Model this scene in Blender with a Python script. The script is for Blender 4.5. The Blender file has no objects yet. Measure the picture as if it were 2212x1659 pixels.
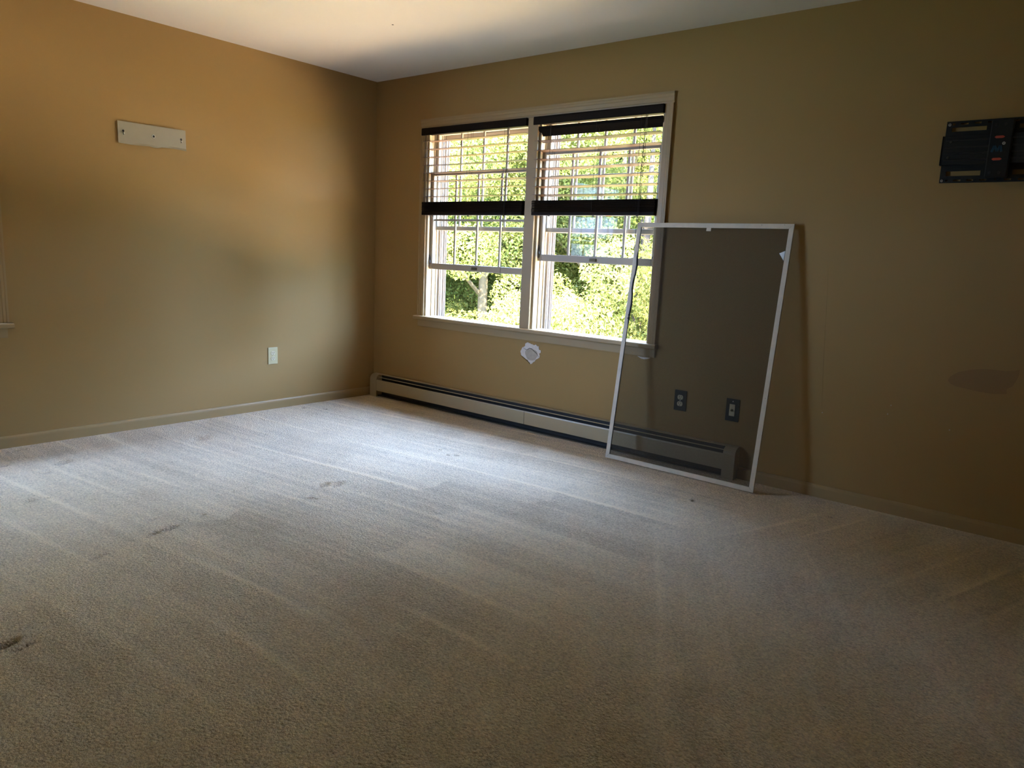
import bpy, bmesh, math, random
import numpy as np
from mathutils import Vector, Matrix

random.seed(7)
rng = np.random.default_rng(11)
S = bpy.context.scene
C = S.collection

# ---------------------------------------------------------------- camera, sky, sun, exposure
cam_d = bpy.data.cameras.new('camera')
cam = bpy.data.objects.new('camera', cam_d)
C.objects.link(cam)
S.camera = cam
cam_d.sensor_width = 36.0
cam_d.sensor_fit = 'HORIZONTAL'
cam_d.lens = 1584.53 / 2212 * 36.0
cam_d.clip_start = 0.05
cam_d.clip_end = 300
cr = Vector((0.7713225, 0.634871, 0.04472596))
cu = Vector((-0.14385802, 0.10545801, 0.98396315))
cf = Vector((-0.61997296, 0.7653871, -0.17267342))
m = Matrix.Identity(4)
for i in range(3):
    m[i][0] = cr[i]; m[i][1] = cu[i]; m[i][2] = -cf[i]
m[0][3], m[1][3], m[2][3] = 4.63914640, -3.91125960, 1.17414704
cam.matrix_world = m

SKY = 50.0
SUN = 165.0
w = bpy.data.worlds.new('sky')
S.world = w
w.use_nodes = True
nt = w.node_tree
bg = nt.nodes['Background']
bg.inputs[0].default_value = (0.39, 0.58, 1.0, 1)
bg.inputs[1].default_value = SKY
sl = bpy.data.lights.new('sun', 'SUN')
sun = bpy.data.objects.new('sun', sl)
C.objects.link(sun)
sl.energy = SUN
sl.angle = math.radians(0.6)
sl.color = (1.0, 0.88, 0.69)
sd = Vector((0.50, -0.26, 0.83)).normalized()      # towards the sun
sun.rotation_euler = sd.to_track_quat('Z', 'Y').to_euler()
S.view_settings.view_transform = 'Standard'
S.view_settings.look = 'None'
S.view_settings.exposure = 0.27
S.view_settings.gamma = 1.0
S.view_settings.use_curve_mapping = False
S.cycles.use_denoising = True
S.cycles.max_bounces = 12
S.cycles.diffuse_bounces = 6
S.cycles.transparent_max_bounces = 24
S.cycles.sample_clamp_indirect = 60
S.cycles.caustics_reflective = False
S.cycles.caustics_refractive = False


def portal(loc, rot, sx, sy):
    l = bpy.data.lights.new('sky_portal', 'AREA')
    l.shape = 'RECTANGLE'; l.size = sx; l.size_y = sy
    l.cycles.is_portal = True
    o = bpy.data.objects.new('sky_portal', l)
    o.location = loc; o.rotation_euler = rot
    C.objects.link(o)


portal((1.54, 0.26, 1.37), (math.radians(-90), 0, 0), 2.1, 1.45)
portal((-0.26, -3.22, 1.37), (math.radians(-90), 0, math.radians(90)), 1.3, 1.45)


# ---------------------------------------------------------------- materials
def mat(name, col, rough=0.6, metal=0.0, spec=0.5, bump=None, var=None, coat=0):
    """bump=(scale, strength, distance); var=(scale, amount)"""
    mt = bpy.data.materials.new(name)
    mt.use_nodes = True
    n = mt.node_tree; b = n.nodes['Principled BSDF']
    b.inputs['Base Color'].default_value = (*col, 1)
    b.inputs['Roughness'].default_value = rough
    b.inputs['Metallic'].default_value = metal
    b.inputs['Specular IOR Level'].default_value = spec
    b.inputs['Coat Weight'].default_value = coat
    tc = n.nodes.new('ShaderNodeTexCoord')
    if var:
        t = n.nodes.new('ShaderNodeTexNoise')
        t.inputs['Scale'].default_value = var[0]; t.inputs['Detail'].default_value = 4
        n.links.new(tc.outputs['Object'], t.inputs['Vector'])
        mx = n.nodes.new('ShaderNodeMix'); mx.data_type = 'RGBA'
        a = var[1]
        mx.inputs[6].default_value = (*[c * (1 - a) for c in col], 1)
        mx.inputs[7].default_value = (*[min(1, c * (1 + a)) for c in col], 1)
        n.links.new(t.outputs['Fac'], mx.inputs[0])
        n.links.new(mx.outputs[2], b.inputs['Base Color'])
    if bump:
        t = n.nodes.new('ShaderNodeTexNoise')
        t.inputs['Scale'].default_value = bump[0]; t.inputs['Detail'].default_value = 3
        n.links.new(tc.outputs['Object'], t.inputs['Vector'])
        bp = n.nodes.new('ShaderNodeBump')
        bp.inputs['Strength'].default_value = bump[1]; bp.inputs['Distance'].default_value = bump[2]
        n.links.new(t.outputs['Fac'], bp.inputs['Height'])
        n.links.new(bp.outputs['Normal'], b.inputs['Normal'])
    return mt


M = {}
WALL = (0.330, 0.210, 0.080)
M['wall'] = mat('tan_wall_paint', WALL, 0.75, spec=0.25, bump=(260, 0.12, 0.002), var=(1.2, 0.03))
M['wall_patch'] = mat('older_wall_paint', (0.275, 0.170, 0.077), 0.85, spec=0.2, bump=(200, 0.1, 0.002))
M['ceiling'] = mat('ceiling_paint', (0.70, 0.655, 0.60), 0.9, spec=0.15, bump=(180, 0.08, 0.002))
M['trim'] = mat('tan_trim_paint', (0.33, 0.225, 0.10), 0.45, spec=0.4, var=(3, 0.04))
M['casing'] = mat('beige_casing_paint', (0.33, 0.228, 0.11), 0.45, spec=0.4, var=(4, 0.05))
M['reveal'] = mat('cream_jamb_paint', (0.48, 0.38, 0.24), 0.5, spec=0.4, var=(5, 0.05))
M['sash'] = mat('off_white_sash_paint', (0.38, 0.325, 0.25), 0.5, spec=0.4, var=(9, 0.08))
M['storm'] = mat('white_storm_metal', (0.40, 0.345, 0.29), 0.4, spec=0.5, var=(9, 0.05))
M['slat'] = mat('bounce_lit_wood_slat', (0.15, 0.085, 0.055), 0.38, spec=0.5, var=(30, 0.2))  # paler than the stacked slats: ground bounce painted into the colour
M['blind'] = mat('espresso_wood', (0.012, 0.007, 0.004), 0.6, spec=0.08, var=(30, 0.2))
M['rail'] = mat('lit_rail_underside', (0.16, 0.125, 0.12), 0.35, spec=0.5)  # light reflected onto the rail's underside, put in as a paler colour
M['cord'] = mat('dark_cord', (0.02, 0.015, 0.012), 0.8)
M['label'] = mat('white_sticker', (0.75, 0.75, 0.72), 0.6)
M['orange'] = mat('orange_print', (0.75, 0.22, 0.08), 0.6)
M['black'] = mat('black_plastic', (0.012, 0.012, 0.013), 0.4)
M['brass'] = mat('aged_brass', (0.10, 0.075, 0.03), 0.55, metal=0.4)
M['heater'] = mat('almond_enamel', (0.37, 0.30, 0.18), 0.38, spec=0.5, var=(6, 0.05))
M['heater_in'] = mat('heater_interior', (0.012, 0.011, 0.010), 0.6)
M['fin'] = mat('heater_fin_metal', (0.08, 0.075, 0.06), 0.4, metal=0.7)
M['frame'] = mat('weathered_white_aluminium', (0.54, 0.465, 0.35), 0.45, spec=0.5, bump=(90, 0.1, 0.001), var=(25, 0.16))
M['spline'] = mat('black_spline', (0.02, 0.02, 0.02), 0.8)
M['cream'] = mat('cream_plastic', (0.52, 0.45, 0.25), 0.35, spec=0.5)
M['cream2'] = mat('ivory_receptacle', (0.60, 0.53, 0.36), 0.35, spec=0.5)
M['slot'] = mat('slot_dark', (0.02, 0.015, 0.01), 0.8)
M['navy'] = mat('dark_blue_plate', (0.012, 0.018, 0.022), 0.5, spec=0.25)
M['screw'] = mat('zinc_screw', (0.62, 0.60, 0.55), 0.3, metal=0.6)
M['plate'] = mat('bare_bracket_metal', (0.31, 0.275, 0.20), 0.5, metal=0.2, spec=0.4, var=(18, 0.06))
M['mount'] = mat('black_powder_coat', (0.0065, 0.006, 0.005), 0.55, spec=0.35)
M['mount_edge'] = mat('black_mount_relief', (0.015, 0.013, 0.012), 0.45, spec=0.4)
M['red'] = mat('red_indicator', (0.45, 0.06, 0.035), 0.5)
M['blue'] = mat('blue_logo', (0.008, 0.045, 0.075), 0.5)
M['plaster'] = mat('bare_plaster', (0.66, 0.60, 0.54), 0.95, bump=(120, 0.6, 0.004), var=(40, 0.14))
M['plaster2'] = mat('filler_compound', (0.42, 0.36, 0.29), 0.95, bump=(90, 0.6, 0.004), var=(45, 0.25))
M['siding'] = mat('house_siding', (0.6, 0.58, 0.52), 0.8)
M['roof'] = mat('asphalt_roof', (0.12, 0.11, 0.10), 0.9, bump=(50, 0.5, 0.01))
M['bark'] = mat('pale_bark', (0.16, 0.12, 0.065), 0.9, bump=(14, 0.9, 0.03), var=(9, 0.45))
M['bark2'] = mat('brown_bark', (0.05, 0.035, 0.022), 0.9, bump=(14, 0.9, 0.03), var=(9, 0.4))
M['drive'] = mat('paved_yard', (0.46, 0.33, 0.20), 0.9, bump=(8, 0.3, 0.02), var=(0.7, 0.12))
M['concrete'] = mat('pale_concrete', (0.62, 0.51, 0.36), 0.9, bump=(8, 0.3, 0.02), var=(0.7, 0.05))
M['lawn'] = mat('lawn_grass', (0.10, 0.14, 0.03), 0.95, bump=(30, 0.8, 0.03), var=(2, 0.35))
M['white_obj'] = mat('white_planter', (0.5, 0.5, 0.5), 0.5)


def leafmat(name, c1, c2, tr):
    mt = bpy.data.materials.new(name); mt.use_nodes = True
    n = mt.node_tree
    for x in list(n.nodes):
        if x.type != 'OUTPUT_MATERIAL': n.nodes.remove(x)
    out = [x for x in n.nodes if x.type == 'OUTPUT_MATERIAL'][0]
    tc = n.nodes.new('ShaderNodeNewGeometry')
    t = n.nodes.new('ShaderNodeTexNoise'); t.inputs['Scale'].default_value = 1.9; t.inputs['Detail'].default_value = 5
    t.inputs['Roughness'].default_value = 0.75
    n.links.new(tc.outputs['Position'], t.inputs['Vector'])
    mr = n.nodes.new('ShaderNodeMapRange'); mr.inputs[1].default_value = 0.35; mr.inputs[2].default_value = 0.65
    n.links.new(t.outputs['Fac'], mr.inputs[0])
    mx = n.nodes.new('ShaderNodeMix'); mx.data_type = 'RGBA'
    mx.inputs[6].default_value = (*c1, 1); mx.inputs[7].default_value = (*c2, 1)
    n.links.new(mr.outputs[0], mx.inputs[0])
    d = n.nodes.new('ShaderNodeBsdfDiffuse'); tl = n.nodes.new('ShaderNodeBsdfTranslucent')
    n.links.new(mx.outputs[2], d.inputs[0]); n.links.new(mx.outputs[2], tl.inputs[0])
    ms = n.nodes.new('ShaderNodeMixShader'); ms.inputs[0].default_value = tr
    n.links.new(d.outputs[0], ms.inputs[1]); n.links.new(tl.outputs[0], ms.inputs[2])
    n.links.new(ms.outputs[0], out.inputs[0])
    return mt


M['leaf'] = leafmat('yellow_green_leaves', (0.14, 0.168, 0.036), (0.25, 0.242, 0.075), 0.5)
M['leaf2'] = leafmat('mid_green_leaves', (0.08, 0.13, 0.035), (0.16, 0.19, 0.045), 0.5)


def glassmat(name, haze, gloss):
    mt = bpy.data.materials.new(name); mt.use_nodes = True
    n = mt.node_tree
    for x in list(n.nodes):
        if x.type != 'OUTPUT_MATERIAL': n.nodes.remove(x)
    out = [x for x in n.nodes if x.type == 'OUTPUT_MATERIAL'][0]
    t = n.nodes.new('ShaderNodeBsdfTransparent'); t.inputs[0].default_value = (0.93, 0.95, 0.94, 1)
    d = n.nodes.new('ShaderNodeBsdfDiffuse'); d.inputs[0].default_value = (0.5, 0.55, 0.6, 1)
    g = n.nodes.new('ShaderNodeBsdfGlossy'); g.inputs['Roughness'].default_value = 0.02
    a = n.nodes.new('ShaderNodeMixShader'); a.inputs[0].default_value = haze
    b = n.nodes.new('ShaderNodeMixShader'); b.inputs[0].default_value = gloss
    n.links.new(t.outputs[0], a.inputs[1]); n.links.new(d.outputs[0], a.inputs[2])
    n.links.new(a.outputs[0], b.inputs[1]); n.links.new(g.outputs[0], b.inputs[2])
    n.links.new(b.outputs[0], out.inputs[0])
    return mt


M['glass'] = glassmat('window_glass', 0.014, 0.010)


def screenmat():
    mt = bpy.data.materials.new('grey_insect_mesh'); mt.use_nodes = True
    n = mt.node_tree
    for x in list(n.nodes):
        if x.type != 'OUTPUT_MATERIAL': n.nodes.remove(x)
    out = [x for x in n.nodes if x.type == 'OUTPUT_MATERIAL'][0]
    t = n.nodes.new('ShaderNodeBsdfTransparent')
    d = n.nodes.new('ShaderNodeBsdfDiffuse'); d.inputs[0].default_value = (0.065, 0.052, 0.034, 1)
    a = n.nodes.new('ShaderNodeMixShader')
    tc = n.nodes.new('ShaderNodeTexCoord')
    ns = n.nodes.new('ShaderNodeTexNoise'); ns.inputs['Scale'].default_value = 300
    n.links.new(tc.outputs['Object'], ns.inputs['Vector'])
    mr = n.nodes.new('ShaderNodeMapRange'); mr.inputs[1].default_value = .3; mr.inputs[2].default_value = .7
    mr.inputs[3].default_value = 0.48; mr.inputs[4].default_value = 0.58
    n.links.new(ns.outputs['Fac'], mr.inputs[0]); n.links.new(mr.outputs[0], a.inputs[0])
    n.links.new(t.outputs[0], a.inputs[1]); n.links.new(d.outputs[0], a.inputs[2])
    n.links.new(a.outputs[0], out.inputs[0])
    return mt


M['mesh'] = screenmat()


def carpetmat():
    mt = bpy.data.materials.new('beige_cut_pile_carpet'); mt.use_nodes = True
    n = mt.node_tree; L = n.links
    b = n.nodes['Principled BSDF']
    b.inputs['Roughness'].default_value = 1.0
    b.inputs['Specular IOR Level'].default_value = 0.05
    b.inputs['Sheen Weight'].default_value = 0.35
    b.inputs['Sheen Roughness'].default_value = 0.4
    tc = n.nodes.new('ShaderNodeTexCoord')

    def noise(scale, detail, sc=(1, 1, 1), rot=0.0, rough=0.5, dist=0.0):
        mp = n.nodes.new('ShaderNodeMapping')
        mp.inputs['Scale'].default_value = sc; mp.inputs['Rotation'].default_value = (0, 0, rot)
        L.new(tc.outputs['Object'], mp.inputs['Vector'])
        t = n.nodes.new('ShaderNodeTexNoise')
        t.inputs['Scale'].default_value = scale; t.inputs['Detail'].default_value = detail
        t.inputs['Roughness'].default_value = rough; t.inputs['Distortion'].default_value = dist
        L.new(mp.outputs[0], t.inputs['Vector'])
        return t.outputs['Fac']

    def mth(op, a, b_=None):
        k = n.nodes.new('ShaderNodeMath'); k.operation = op
        for i, v in enumerate((a, b_)):
            if v is None: continue
            if isinstance(v, (int, float)): k.inputs[i].default_value = v
            else: L.new(v, k.inputs[i])
        return k.outputs[0]
    tuft = noise(125, 3, rot=0.3, rough=0.65, dist=0.6)
    fine = noise(260, 2)
    track = noise(1.5, 3, sc=(0.55, 3.6, 1), rot=-0.15, rough=0.6, dist=0.5)   # vacuum tracks running to the window wall
    blot = noise(2.2, 4)
    vor = n.nodes.new('ShaderNodeTexVoronoi'); vor.inputs['Scale'].default_value = 110
    L.new(tc.outputs['Object'], vor.inputs['Vector'])
    h = mth('ADD', mth('MULTIPLY', tuft, 1.0), mth('MULTIPLY', fine, 0.35))
    h = mth('SUBTRACT', h, mth('MULTIPLY', vor.outputs['Distance'], 0.5))
    bp = n.nodes.new('ShaderNodeBump'); bp.inputs['Strength'].default_value = 1.0
    bp.inputs['Distance'].default_value = 0.015
    L.new(h, bp.inputs['Height'])
    L.new(bp.outputs['Normal'], b.inputs['Normal'])
    pl = n.nodes.new('ShaderNodeAttribute'); pl.attribute_name = 'pile'
    v = mth('ADD', mth('MULTIPLY', pl.outputs['Fac'], 0.17), mth('MULTIPLY', blot, 0.10))  # light and dark of the brushed nap painted into the colour
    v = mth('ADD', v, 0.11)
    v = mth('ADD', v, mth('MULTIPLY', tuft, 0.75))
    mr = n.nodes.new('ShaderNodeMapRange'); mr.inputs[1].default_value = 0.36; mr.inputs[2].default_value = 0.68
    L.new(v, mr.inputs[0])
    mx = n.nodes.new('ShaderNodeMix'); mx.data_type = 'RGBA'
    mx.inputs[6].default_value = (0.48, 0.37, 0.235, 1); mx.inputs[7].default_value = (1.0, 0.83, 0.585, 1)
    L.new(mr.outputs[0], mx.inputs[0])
    # pile is coloured browner inside the furniture dents
    at = n.nodes.new('ShaderNodeAttribute'); at.attribute_name = 'dent'
    mx2 = n.nodes.new('ShaderNodeMix'); mx2.data_type = 'RGBA'
    mx2.inputs[7].default_value = (0.17, 0.10, 0.065, 1)
    L.new(at.outputs['Fac'], mx2.inputs[0]); L.new(mx.outputs[2], mx2.inputs[6])
    L.new(mx2.outputs[2], b.inputs['Base Color'])
    return mt


M['carpet'] = carpetmat()

# ---------------------------------------------------------------- helpers
ORG = {}


def tag(o, label=None, cat=None, group=None, kind=None):
    if label: o['label'] = label
    if cat: o['category'] = cat
    if group: o['group'] = group
    if kind: o['kind'] = kind
    return o


def empty(name, loc, label=None, cat=None, group=None, kind=None):
    o = bpy.data.objects.new(name, None); C.objects.link(o)
    o.location = loc; o.empty_display_size = 0.05
    ORG[o] = Vector(loc)
    return tag(o, label, cat, group, kind)


def obj(name, bm, material, parent=None, origin=None, label=None, smooth=False):
    """bm is in world coordinates; links it as ONE mesh object."""
    if not isinstance(bm, bmesh.types.BMesh):
        bm = bm.bm
    bmesh.ops.recalc_face_normals(bm, faces=bm.faces)
    if origin is None:
        if bm.verts:
            xs = [v.co for v in bm.verts]
            origin = Vector(((min(v.x for v in xs) + max(v.x for v in xs)) / 2,
                             (min(v.y for v in xs) + max(v.y for v in xs)) / 2, min(v.z for v in xs)))
        else:
            origin = Vector((0, 0, 0))
    origin = Vector(origin)
    bmesh.ops.translate(bm, verts=bm.verts, vec=-origin)
    me = bpy.data.meshes.new(name); bm.to_mesh(me); bm.free()
    me.materials.append(material)
    if smooth:
        for p in me.polygons: p.use_smooth = True
    o = bpy.data.objects.new(name, me); C.objects.link(o)
    ORG[o] = origin
    if parent is not None:
        o.parent = parent; o.location = origin - ORG[parent]
    else:
        o.location = origin
    if label: o['label'] = label
    return o


def ident(u, d, z): return (u, d, z)


def leftmap(u, d, z): return (-d, -u, z)     # window on the left wall: u runs towards the camera, d runs outdoors


class B:
    def __init__(s, mp=ident):
        s.bm = bmesh.new(); s.mp = mp

    def box(s, x0, x1, y0, y1, z0, z1, bev=0.0, seg=1):
        vs = [s.bm.verts.new(s.mp(x, y, z)) for x in (x0, x1) for y in (y0, y1) for z in (z0, z1)]
        q = [(0, 1, 3, 2), (4, 6, 7, 5), (0, 4, 5, 1), (2, 3, 7, 6), (0, 2, 6, 4), (1, 5, 7, 3)]
        fs = [s.bm.faces.new([vs[i] for i in f]) for f in q]
        if bev:
            bmesh.ops.recalc_face_normals(s.bm, faces=fs)
            ed = list({e for f in fs for e in f.edges})
            bmesh.ops.bevel(s.bm, geom=ed, offset=bev, segments=seg, affect='EDGES', profile=0.6)
        return s

    def prism(s, pts, a0, a1, axis='x'):
        """extrude a polygon. axis x: pts=(y,z); axis y: pts=(x,z); axis z: pts=(x,y)"""
        def P(p, a):
            return {'x': (a, p[0], p[1]), 'y': (p[0], a, p[1]), 'z': (p[0], p[1], a)}[axis]
        A = [s.bm.verts.new(s.mp(*P(p, a0))) for p in pts]
        Bv = [s.bm.verts.new(s.mp(*P(p, a1))) for p in pts]
        n = len(pts)
        s.bm.faces.new(A); s.bm.faces.new(Bv[::-1])
        for i in range(n):
            s.bm.faces.new((A[i], Bv[i], Bv[(i + 1) % n], A[(i + 1) % n]))
        return s

    def cyl(s, p0, p1, r0, r1=None, n=12, cap=True):
        r1 = r0 if r1 is None else r1
        p0 = Vector(s.mp(*p0)); p1 = Vector(s.mp(*p1)); d = (p1 - p0).normalized()
        t = Vector((1, 0, 0)) if abs(d.x) < 0.9 else Vector((0, 1, 0))
        a = d.cross(t).normalized(); b = d.cross(a)
        A = []; Bv = []
        for i in range(n):
            c, k = math.cos(2 * math.pi * i / n), math.sin(2 * math.pi * i / n)
            A.append(s.bm.verts.new(p0 + (a * c + b * k) * r0))
            Bv.append(s.bm.verts.new(p1 + (a * c + b * k) * r1))
        for i in range(n):
            s.bm.faces.new((A[i], A[(i + 1) % n], Bv[(i + 1) % n], Bv[i]))
        if cap:
            s.bm.faces.new(A[::-1]); s.bm.faces.new(Bv)
        return s

    def tube(s, pts, r, n=6):
        """pts: polyline, r: radius or list"""
        P = [Vector(s.mp(*p)) for p in pts]
        R = r if isinstance(r, (list, tuple)) else [r] * len(P)
        rings = []
        for i, p in enumerate(P):
            d = (P[min(i + 1, len(P) - 1)] - P[max(i - 1, 0)]).normalized()
            t = Vector((1, 0, 0)) if abs(d.x) < 0.9 else Vector((0, 1, 0))
            a = d.cross(t).normalized(); b = d.cross(a)
            rings.append([s.bm.verts.new(p + (a * math.cos(2 * math.pi * k / n) + b * math.sin(2 * math.pi * k / n)) * R[i]) for k in range(n)])
        for i in range(len(P) - 1):
            for k in range(n):
                s.bm.faces.new((rings[i][k], rings[i][(k + 1) % n], rings[i + 1][(k + 1) % n], rings[i + 1][k]))
        s.bm.faces.new(rings[0][::-1]); s.bm.faces.new(rings[-1])
        return s

    def holed(s, us, zs, holes, d0, d1):
        """slab in the u,z plane between depths d0,d1 with rectangular holes (u0,u1,z0,z1)"""
        us = sorted(set(list(us) + [h[0] for h in holes] + [h[1] for h in holes]))
        zs = sorted(set(list(zs) + [h[2] for h in holes] + [h[3] for h in holes]))
        V = {}

        def v(i, j, k):
            if (i, j, k) not in V:
                V[i, j, k] = s.bm.verts.new(s.mp(us[i], (d0, d1)[k], zs[j]))
            return V[i, j, k]
        nu, nz = len(us) - 1, len(zs) - 1

        def solid(i, j):
            if i < 0 or j < 0 or i >= nu or j >= nz: return False
            cu_, cz_ = (us[i] + us[i + 1]) / 2, (zs[j] + zs[j + 1]) / 2
            return not any(h[0] < cu_ < h[1] and h[2] < cz_ < h[3] for h in holes)
        for i in range(nu):
            for j in range(nz):
                if not solid(i, j): continue
                for k in (0, 1):
                    s.bm.faces.new((v(i, j, k), v(i + 1, j, k), v(i + 1, j + 1, k), v(i, j + 1, k)))
                if not solid(i - 1, j): s.bm.faces.new((v(i, j, 0), v(i, j + 1, 0), v(i, j + 1, 1), v(i, j, 1)))
                if not solid(i + 1, j): s.bm.faces.new((v(i + 1, j, 0), v(i + 1, j + 1, 0), v(i + 1, j + 1, 1), v(i + 1, j, 1)))
                if not solid(i, j - 1): s.bm.faces.new((v(i, j, 0), v(i + 1, j, 0), v(i + 1, j, 1), v(i, j, 1)))
                if not solid(i, j + 1): s.bm.faces.new((v(i, j + 1, 0), v(i + 1, j + 1, 0), v(i + 1, j + 1, 1), v(i, j + 1, 1)))
        return s


# ---------------------------------------------------------------- room shell
H = 2.44
RX = 5.35          # right wall
FY = -4.75         # wall behind the camera
WT = 0.20          # wall thickness
wall_back = obj('wall_back', B().holed((-0.2, RX + 0.2), (-0.3, H + 0.15), [(0.575, 2.505, 0.665, 2.06)], 0.0, WT), M['wall'], origin=(0, 0, 0))
tag(wall_back, 'tan painted wall holding the double window', 'wall', kind='structure')
wall_left = obj('wall_left', B(leftmap).holed((0, 4.95), (-0.3, H + 0.15), [(2.62, 3.80, 0.665, 2.06)], 0.0, WT), M['wall'], origin=(0, 0, 0))
tag(wall_left, 'tan painted wall with bare bracket plate and cream outlet', 'wall', kind='structure')
wr = obj('wall_right', B().box(RX, RX + 0.2, FY - 0.2, 0, -0.3, H + 0.15), M['wall'], origin=(RX, 0, 0))
tag(wr, 'tan painted wall on the right, outside the picture', 'wall', kind='structure')
wf = obj('wall_front', B().box(0, RX, FY - 0.2, FY, -0.3, H + 0.15), M['wall'], origin=(0, FY, 0))
tag(wf, 'tan painted wall behind the camera', 'wall', kind='structure')
ce = obj('ceiling', B().box(0, RX, FY, 0, H, H + 0.12), M['ceiling'], origin=(0, 0, H))
tag(ce, 'smooth white painted ceiling', 'ceiling', kind='structure')

# carpet: a real height field with vacuum tracks and furniture dents
DENTS = [  # x, y, half length across x, half length along y, depth, browning
    (0.465, -1.732, .045, .055, .010, .25), (1.700, -1.75, .020, .035, .013, .35), (1.735, -1.69, .020, .045, .012, .3),
    (1.757, -2.612, .011, .028, .020, .9), (1.750, -2.540, .010, .034, .020, .9),
    (1.598, -2.549, .007, .022, .012, .6), (1.84, -2.858, .007, .030, .012, .6), (1.689, -2.37, .008, .012, .010, .5),
    (1.821, -1.913, .008, .024, .010, .4), (1.845, -1.905, .006, .018, .008, .3), (1.014, -2.822, .013, .020, .010, .6), (1.03, -2.76, .010, .02, .006, .3),
    (1.756, -0.847, .018, .016, .009, .4), (1.605, -0.831, .012, .012, .008, .4), (1.72, -0.88, .014, .012, .008, .4),
    (3.135, -0.558, .013, .014, .010, .8), (3.10, -0.60, .02, .012, .006, .3), (2.297, -3.300, .016, .034, .022, .9), (2.345, -3.270, .006, .032, .010, .6),
    (0.117, -0.762, .02, .012, .008, .5), (0.25, -0.66, .02, .012, .007, .4), (0.483, -2.50, .03, .05, .008, .25), (0.62, -2.62, .02, .03, .006, .25),
    (0.10, -2.60, .012, .05, .012, .6), (0.08, -2.72, .012, .03, .010, .5), (3.72, -0.28, .014, .012, .008, .5), (0.36, -2.73, .02, .02, .008, .4)]


def vnoise(X, Y, sx, sy, seed):
    r = np.random.default_rng(seed)
    n1, n2 = 64, 64
    g = r.random((n1, n2))
    u = X * sx; v = Y * sy
    i = np.floor(u).astype(int); j = np.floor(v).astype(int)
    fu = u - i; fv = v - j
    fu = fu * fu * (3 - 2 * fu); fv = fv * fv * (3 - 2 * fv)
    a = g[i % n1, j % n2]; b = g[(i + 1) % n1, j % n2]; c = g[i % n1, (j + 1) % n2]; d = g[(i + 1) % n1, (j + 1) % n2]
    return (a * (1 - fu) + b * fu) * (1 - fv) + (c * (1 - fu) + d * fu) * fv - 0.5


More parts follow.
